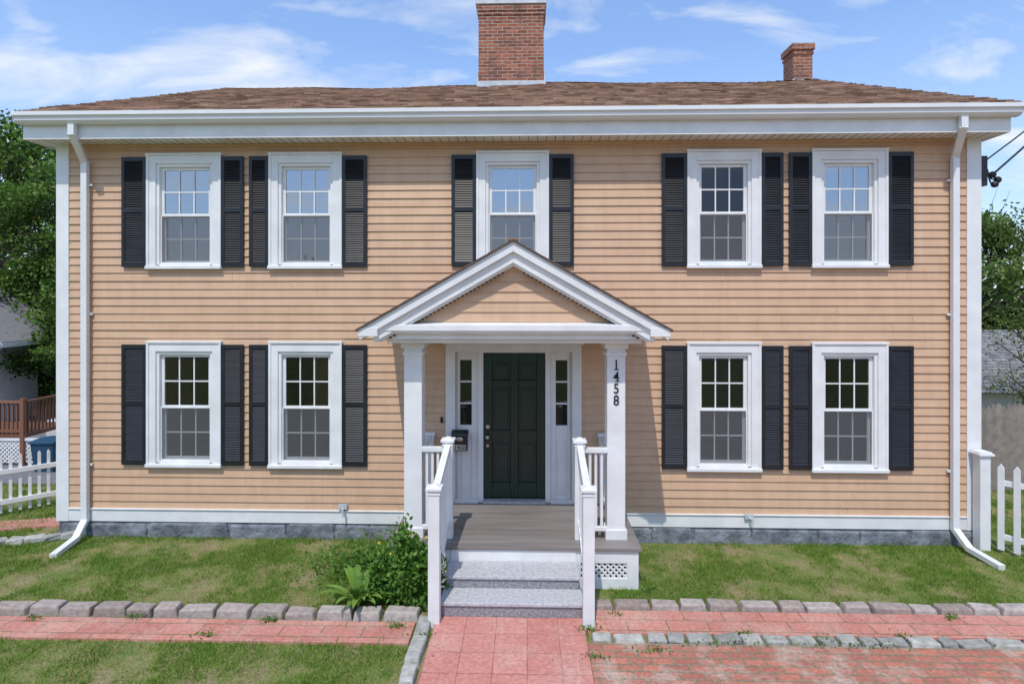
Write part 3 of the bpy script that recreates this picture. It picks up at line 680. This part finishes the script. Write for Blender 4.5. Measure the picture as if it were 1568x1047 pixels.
# ---------------------------------------------------------------- fences
def picket_fence(name,p0,p1,h,sp,w,mat):
    E=empty(name); mb=MB(); p0=Vector(p0);p1=Vector(p1); d=(p1-p0); L_=d.length; d.normalize(); nrm=Vector((-d.y,d.x,0)); n=int(L_/sp)
    for i in range(n+1):
        c=p0+d*(i*sp); z0=g(c.x,c.y)+.05; top=z0+h
        a=c-d*(w/2)-nrm*.01; b=c+d*(w/2)-nrm*.01; a2=a+nrm*.02;b2=b+nrm*.02
        vs=[]
        for q,r_ in((a,b),(a2,b2)):
            m_=(q+r_)/2
            vs+=[(q.x,q.y,z0),(r_.x,r_.y,z0),(r_.x,r_.y,top-w*.8),(m_.x,m_.y,top),(q.x,q.y,top-w*.8)]
        mb.add(vs,[(0,1,2,3,4),(9,8,7,6,5),(0,5,6,1),(1,6,7,2),(2,7,8,3),(3,8,9,4),(4,9,5,0)])
    for zz in(.22,h-.2):
        k=0
        while k<n:
            a=p0+d*(k*sp)+nrm*.03; b=p0+d*(min(n,k+4)*sp)+nrm*.03
            mb.obox((a.x,a.y,g(a.x,a.y)+zz),(b.x,b.y,g(b.x,b.y)+zz),.035,.07); k+=4
    mb.obj("pickets_and_rails",mat,E,bevel=.002,seg=1); return E
picket_fence("white_picket_fence",(-6.75,1.95,0),(-10.5,-1.7,0),.88,.115,.042,M_white)
F=picket_fence("white_picket_fence.001",(6.16,-.28,0),(9.1,-4.6,0),1.12,.165,.07,M_white)
mb=MB(); X_,Y_=6.02,-.14; mb.box(X_-.068,X_+.068,Y_-.068,Y_+.068,.0,1.26); mb.box(X_-.10,X_+.10,Y_-.10,Y_+.09,1.26,1.29); mb.box(X_-.08,X_+.08,Y_-.08,Y_+.08,1.29,1.31); mb.obj("fence_post",M_white,F,bevel=.006)
mb=MB(); x=6.5
while x<16:
    w=random.uniform(.085,.11); zt=1.52+random.uniform(-.04,.04)-.03*(x-6.5); yy=2.2+(x-6.5)*.15
    mb.prism_y([(x,g(x,2.2)-.1),(x+w,g(x,2.2)-.1),(x+w,zt-.05),(x+w/2,zt),(x,zt-.05)],yy,yy+.02); x+=w+.006
mb.obj("stockade_fence",M_wood)
# ---------------------------------------------------------------- neighbours
G1=empty("garage")
mb=MB(); mb.box(10.2,20,7.5,13,-1.7,1.0); mb.obj("garage_walls",M_white,G1)
mb=MB(); nr=22
for r_ in range(nr):
    y0=7.1+r_*(3.1/nr); z0=.95+r_*(1.45/nr); x=9.9
    while x<20.3:
        w=random.uniform(.15,.35); mb.add([(x,y0,z0+.02),(min(20.3,x+w),y0,z0+.02),(min(20.3,x+w),y0+.17,z0+.075),(x,y0+.17,z0+.075),(x,y0,z0-.01),(min(20.3,x+w),y0,z0-.01)],[(0,1,2,3),(4,5,1,0)]); x+=w
mb.prism_x([(7.12,.93),(13.4,.93),(10.25,2.38)],9.92,20.3,.4)
mb.obj("garage_roof",M_grey_roof,G1)
mb=MB()
for xx in(11.2,12.6): mb.box(xx,xx+.8,7.45,7.5,-.6,.5)
mb.obj("garage_windows",M_glassdark,G1)
G2=empty("neighbor_house"); SX=-4.35; YN=12.8
mb=MB(); mb.box(-29.5,-21.0,YN+.7,YN+3.5,-1.7,1.9); mb.prism_y([(-28.3,1.9),(-21.0,1.9),(-24.35,3.7)],YN+.7,YN+3.5); mb.obj("house_walls",M_white,G2)
mb=MB()
for s_ in(-1,1):
    pts=[(-20+SX,4.25),(-20+SX+s_*5.0,1.60),(-20+SX+s_*5.0,1.78),(-20+SX,4.43)]
    mb.prism_y(pts if s_>0 else pts[::-1],YN,YN+4.0)
mb.obj("house_roof",M_grey_roof,G2)
mb=MB()
for s_ in(-1,1):
    pts=[(-20+SX,4.20),(-20+SX+s_*5.02,1.55),(-20+SX+s_*5.02,1.73),(-20+SX,4.38)]
    mb.prism_y(pts if s_>0 else pts[::-1],YN-.1,YN-.001)
mb.box(-20+SX+4.95,-20+SX+5.04,YN,YN+4.0,1.58,1.74)
mb.obj("house_rake_trim",M_white,G2)
mb=MB()
for xx,zz in((-25.5,0),(-23.2,0)): mb.box(xx,xx+.9,YN+.64,YN+.7,zz,zz+1.3)
mb.obj("house_windows",M_glassdark,G2)
D=empty("wooden_deck")
mb=MB(); mb.box(-21,-14.75,8.6,10.4,-.72,-.62)
k=-21
while k<-14.8: mb.box(k,k+.045,8.62,8.66,-.6,.30); k+=.13
mb.box(-21,-14.75,8.58,8.70,.30,.36); mb.box(-21,-14.75,8.6,8.68,-.55,-.48)
for xx in(-14.85,-16.8,-18.8): mb.box(xx,xx+.11,8.56,8.68,-1.6,.44)
for j in range(12): mb.box(-14.80,-14.76,8.75+j*.13,8.79+j*.13,-.6,.30)
mb.box(-14.82,-14.72,8.7,10.3,.30,.36)
mb.obj("deck_frame_and_rail",M_deck,D)
mb=MB(); k=-21
while k<-14.8:
    mb.obox((k,8.64,-1.45),(k+.75,8.64,-.74),.01,.04); mb.obox((k+.75,8.65,-1.45),(k,8.65,-.74),.01,.04); k+=.13
mb.box(-21,-14.2,8.60,8.63,-.80,-.72)
mb.obj("deck_lattice",M_white,D)
Bn=empty("recycling_bin")
mb=MB(); cx,cy=-12.55,7.0; z0=g(cx,cy)-.12
mb.add([(cx-.24,cy-.28,z0+.05),(cx+.24,cy-.28,z0+.05),(cx+.24,cy+.28,z0+.05),(cx-.24,cy+.28,z0+.05),(cx-.31,cy-.36,z0+.95),(cx+.31,cy-.36,z0+.95),(cx+.31,cy+.36,z0+.95),(cx-.31,cy+.36,z0+.95)],[(0,3,2,1),(4,5,6,7),(0,1,5,4),(1,2,6,5),(2,3,7,6),(3,0,4,7)])
mb.prism_x([(cy-.40,z0+.95),(cy+.38,z0+.95),(cy+.38,z0+1.0),(cy,z0+1.04),(cy-.40,z0+1.0)],cx-.34,cx+.34)
mb.obj("bin_body",M_bin,Bn,bevel=.015)
mb=MB(); 
for s_ in(-1,1): mb.tube([(cx+s_*.24,cy+.3,z0+.15),(cx+s_*.30,cy+.3,z0+.15)],[.12,.12],14)
mb.obj("bin_wheels",M_tire,Bn)
C=empty("parked_car"); mb=MB(); ox,oy=-16.3,12.0; oz=g(ox,oy)+.02
prof=[(0,.35),(.02,.62),(.15,.80),(1.0,.92),(1.75,1.38),(2.4,1.46),(3.3,1.42),(4.05,1.02),(4.45,.95),(4.5,.6),(4.48,.35)]
W=[.80,.86,.88,.90,.66,.64,.66,.86,.86,.86,.80]
n=len(prof); vs=[(ox+p_[0],oy-w_,oz+p_[1]) for p_,w_ in zip(prof,W)]+[(ox+p_[0],oy+w_,oz+p_[1]) for p_,w_ in zip(prof,W)]
mb.add(vs,[tuple(range(n)),tuple(range(2*n-1,n-1,-1))]+[((i+1)%n,i,i+n,(i+1)%n+n) for i in range(n)])
mb.box(ox+.05,ox+4.45,oy-.89,oy+.89,oz+.28,oz+.86)
mb.obj("car_body",M_carp,C,bevel=.05,seg=3)
mb=MB()
for s_ in(-1,1):
    y_a=oy+s_*.885; y_b=oy+s_*.69
    for a,b,c_,d_ in((1.15,2.25,1.8,2.25),(2.35,3.85,2.35,3.25)): mb.add([(ox+a,y_a,oz+.94),(ox+b,y_a,oz+.94),(ox+d_,y_b,oz+1.36),(ox+c_,y_b,oz+1.36)],[(0,1,2,3)])
mb.add([(ox+1.05,oy-.8,oz+.96),(ox+1.05,oy+.8,oz+.96),(ox+1.72,oy+.6,oz+1.38),(ox+1.72,oy-.6,oz+1.38)],[(0,1,2,3)])
mb.add([(ox+4.07,oy-.8,oz+1.05),(ox+4.07,oy+.8,oz+1.05),(ox+3.38,oy+.6,oz+1.42),(ox+3.38,oy-.6,oz+1.42)],[(3,2,1,0)])
mb.obj("car_windows",M_glassdark,C)
mb=MB()
for a in(.85,3.65):
    for s_ in(-1,1): mb.tube([(ox+a,oy+s_*.70,oz+.32),(ox+a,oy+s_*.91,oz+.32)],[.32,.32],20)
mb.obj("car_wheels",M_tire,C)
mb=MB()
for a in(.85,3.65): mb.tube([(ox+a,oy-.90,oz+.32),(ox+a,oy-.92,oz+.32)],[.2,.18],14)
mb.box(ox-.01,ox+.03,oy-.8,oy-.5,oz+.6,oz+.72); mb.obj("car_hubs_and_lights",M_brass,C)
# ---------------------------------------------------------------- trees
def tree(name,base,h,R,ncl,nleaf,size,mat,seed,crown0=.25):
    random.seed(seed); r=np.random.default_rng(seed); E=empty(name); tm=MB(); b=Vector(base)
    top=b+Vector((random.uniform(-.4,.4),random.uniform(-.4,.4),h*.85)); tr0=h*.028
    tm.tube([b,b.lerp(top,.3)+Vector((.1,0,0)),b.lerp(top,.65),top],[tr0*1.3,tr0,tr0*.6,tr0*.15],9)
    P=[];T=[]
    for i in range(ncl):
        u=r.random(); zf=crown0+(1-crown0)*u; rad=R*math.sin(math.pi*(.12+.82*u))**.7*r.uniform(.35,1.0); a=r.uniform(0,2*math.pi)
        c=Vector((b.x+rad*math.cos(a),b.y+rad*math.sin(a),b.z+h*zf*.97)); s0=b.lerp(top,max(.12,min(.9,zf-.18)))
        md=s0.lerp(c,.55)+Vector((0,0,-.04*h*r.random())); tm.tube([s0,md,c],[tr0*.35,tr0*.18,tr0*.05],5)
        for k in range(3):
            q=c+Vector(r.normal(0,R*.16,3)); tm.tube([md.lerp(c,r.random()),q],[tr0*.08,tr0*.02],4)
        m=int(nleaf/ncl*r.uniform(.5,1.5)); cr=R*r.uniform(.16,.30)
        d=r.normal(0,1,(m,3)); d/=np.linalg.norm(d,axis=1)[:,None]; rr=cr*(r.random(m)**.45); pp=np.array(c)+d*rr[:,None]*np.array([1.15,1.15,.7])
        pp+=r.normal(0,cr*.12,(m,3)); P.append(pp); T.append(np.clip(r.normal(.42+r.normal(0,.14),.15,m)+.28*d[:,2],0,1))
    P=np.concatenate(P);T=np.concatenate(T); tm.obj("trunk_and_limbs",M_bark,E)
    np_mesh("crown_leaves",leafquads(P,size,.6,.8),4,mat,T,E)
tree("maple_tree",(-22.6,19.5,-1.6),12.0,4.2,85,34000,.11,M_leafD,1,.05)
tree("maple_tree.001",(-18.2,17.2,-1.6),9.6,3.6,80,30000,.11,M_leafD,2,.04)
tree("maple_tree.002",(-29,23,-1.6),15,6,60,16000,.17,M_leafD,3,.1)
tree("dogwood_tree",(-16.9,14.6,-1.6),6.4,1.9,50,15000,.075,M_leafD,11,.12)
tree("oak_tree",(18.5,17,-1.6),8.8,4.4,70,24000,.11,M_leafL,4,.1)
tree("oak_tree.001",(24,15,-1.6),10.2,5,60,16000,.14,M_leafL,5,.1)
tree("young_elm_tree",(12.6,5.4,-1.3),5.6,1.9,34,4200,.045,M_leafL,6,.3)
tree("oak_tree.002",(15,20,-1.6),7.8,4,50,14000,.13,M_leafL,8,.1)
P=[];T=[]
for i in range(380):
    a=rng.uniform(0,2*math.pi); R=rng.uniform(46,75); x,y=R*math.cos(a),R*math.sin(a)-2
    h=rng.uniform(5,9.5) if y<0 else rng.uniform(7,10)
    m=130; q=rng.normal(0,1,(m,3)); q/=np.linalg.norm(q,axis=1)[:,None]; q*=(rng.random(m)**.4)[:,None]
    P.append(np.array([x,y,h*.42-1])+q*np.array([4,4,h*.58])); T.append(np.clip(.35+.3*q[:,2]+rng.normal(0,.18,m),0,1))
P=np.concatenate(P);T=np.concatenate(T); np_mesh("distant_trees",leafquads(P,.7,.6,.8),4,M_leafF,T)
n=14000; P=np.stack([rng.uniform(-34,-10,n),21+rng.normal(0,1.2,n),-1.6+4.8*rng.random(n)**.8],1)
P2=P.copy(); P2[:,0]=rng.uniform(9,34,n); P2[:,1]-=2
np_mesh("shrub_thicket",leafquads(np.concatenate([P,P2]),.17,.6,.8),4,M_leafF,np.clip(rng.normal(.45,.25,2*n),0,1))
# ---------------------------------------------------------------- light
sd=Vector((-.19,-1,1.65)).normalized()
el=math.asin(sd.z); rot=math.atan2(sd.x,sd.y)
sun=bpy.data.lights.new("sun",'SUN'); sun.energy=2.9; sun.angle=math.radians(.5); sun.color=(1,.95,.87)
so=bpy.data.objects.new("sun",sun); link(so); so.rotation_euler=(-sd).to_track_quat('-Z','Y').to_euler()
w=bpy.data.worlds.new("World"); scene.world=w; w.use_nodes=True; nt=w.node_tree; N=nt.nodes; L=nt.links; bg=N['Background']
sky=N.new('ShaderNodeTexSky'); sky.sky_type='NISHITA'; sky.sun_disc=False; sky.sun_elevation=el; sky.sun_rotation=rot; sky.air_density=1.0; sky.dust_density=.6; sky.ozone_density=1.5
tn=mix(nt,sky.outputs[0],(1.05,1.2,1.45),1,'MULTIPLY')
tn=mix(nt,tn,(3.4,5.4,9.0),.28)
tc=N.new('ShaderNodeTexCoord'); sep=N.new('ShaderNodeSeparateXYZ'); L.new(tc.outputs['Generated'],sep.inputs[0])
hz=N.new('ShaderNodeMapRange'); hz.inputs[1].default_value=0; hz.inputs[2].default_value=.40; hz.inputs[3].default_value=.50; hz.inputs[4].default_value=0; L.new(sep.outputs[2],hz.inputs[0])
tn=mix(nt,tn,(5.4,6.4,7.4),hz.outputs[0])
ad=N.new('ShaderNodeMath'); ad.inputs[1].default_value=.22; L.new(sep.outputs[2],ad.inputs[0])
mxx=N.new('ShaderNodeMath'); mxx.operation='MAXIMUM'; mxx.inputs[1].default_value=.05; L.new(ad.outputs[0],mxx.inputs[0])
vd=N.new('ShaderNodeVectorMath'); vd.operation='DIVIDE'; L.new(tc.outputs['Generated'],vd.inputs[0]); L.new(mxx.outputs[0],vd.inputs[1])
mp=N.new('ShaderNodeMapping'); mp.inputs['Scale'].default_value=(1.5,2.8,1); mp.inputs['Rotation'].default_value=(0,0,-.6); mp.inputs['Location'].default_value=(2.4,6.1,0); L.new(vd.outputs[0],mp.inputs[0])
nz=N.new('ShaderNodeTexNoise'); nz.inputs['Scale'].default_value=1.5; nz.inputs['Detail'].default_value=9; nz.inputs['Roughness'].default_value=.55; nz.inputs['Distortion'].default_value=.5; L.new(mp.outputs[0],nz.inputs['Vector'])
rp=N.new('ShaderNodeValToRGB'); rp.color_ramp.elements[0].position=.50; rp.color_ramp.elements[0].color=(0,0,0,1); rp.color_ramp.elements[1].position=.76; rp.color_ramp.elements[1].color=(.95,.95,.95,1); L.new(nz.outputs['Fac'],rp.inputs[0])
fin=mix(nt,tn,(6.6,6.8,7.0),rp.outputs[0])
L.new(fin,bg.inputs[0]); bg.inputs[1].default_value=.145
scene.view_settings.view_transform='Standard'; scene.view_settings.look='None'; scene.view_settings.exposure=0
cam=bpy.data.cameras.new("camera"); co=bpy.data.objects.new("camera",cam); link(co)
cam.sensor_width=36; cam.lens=20.39; cam.shift_y=-.0402; cam.clip_end=2000; cam.clip_start=.05
co.location=(0,-8,3.30); co.rotation_euler=(math.pi/2,0,math.radians(1.55)); scene.camera=co
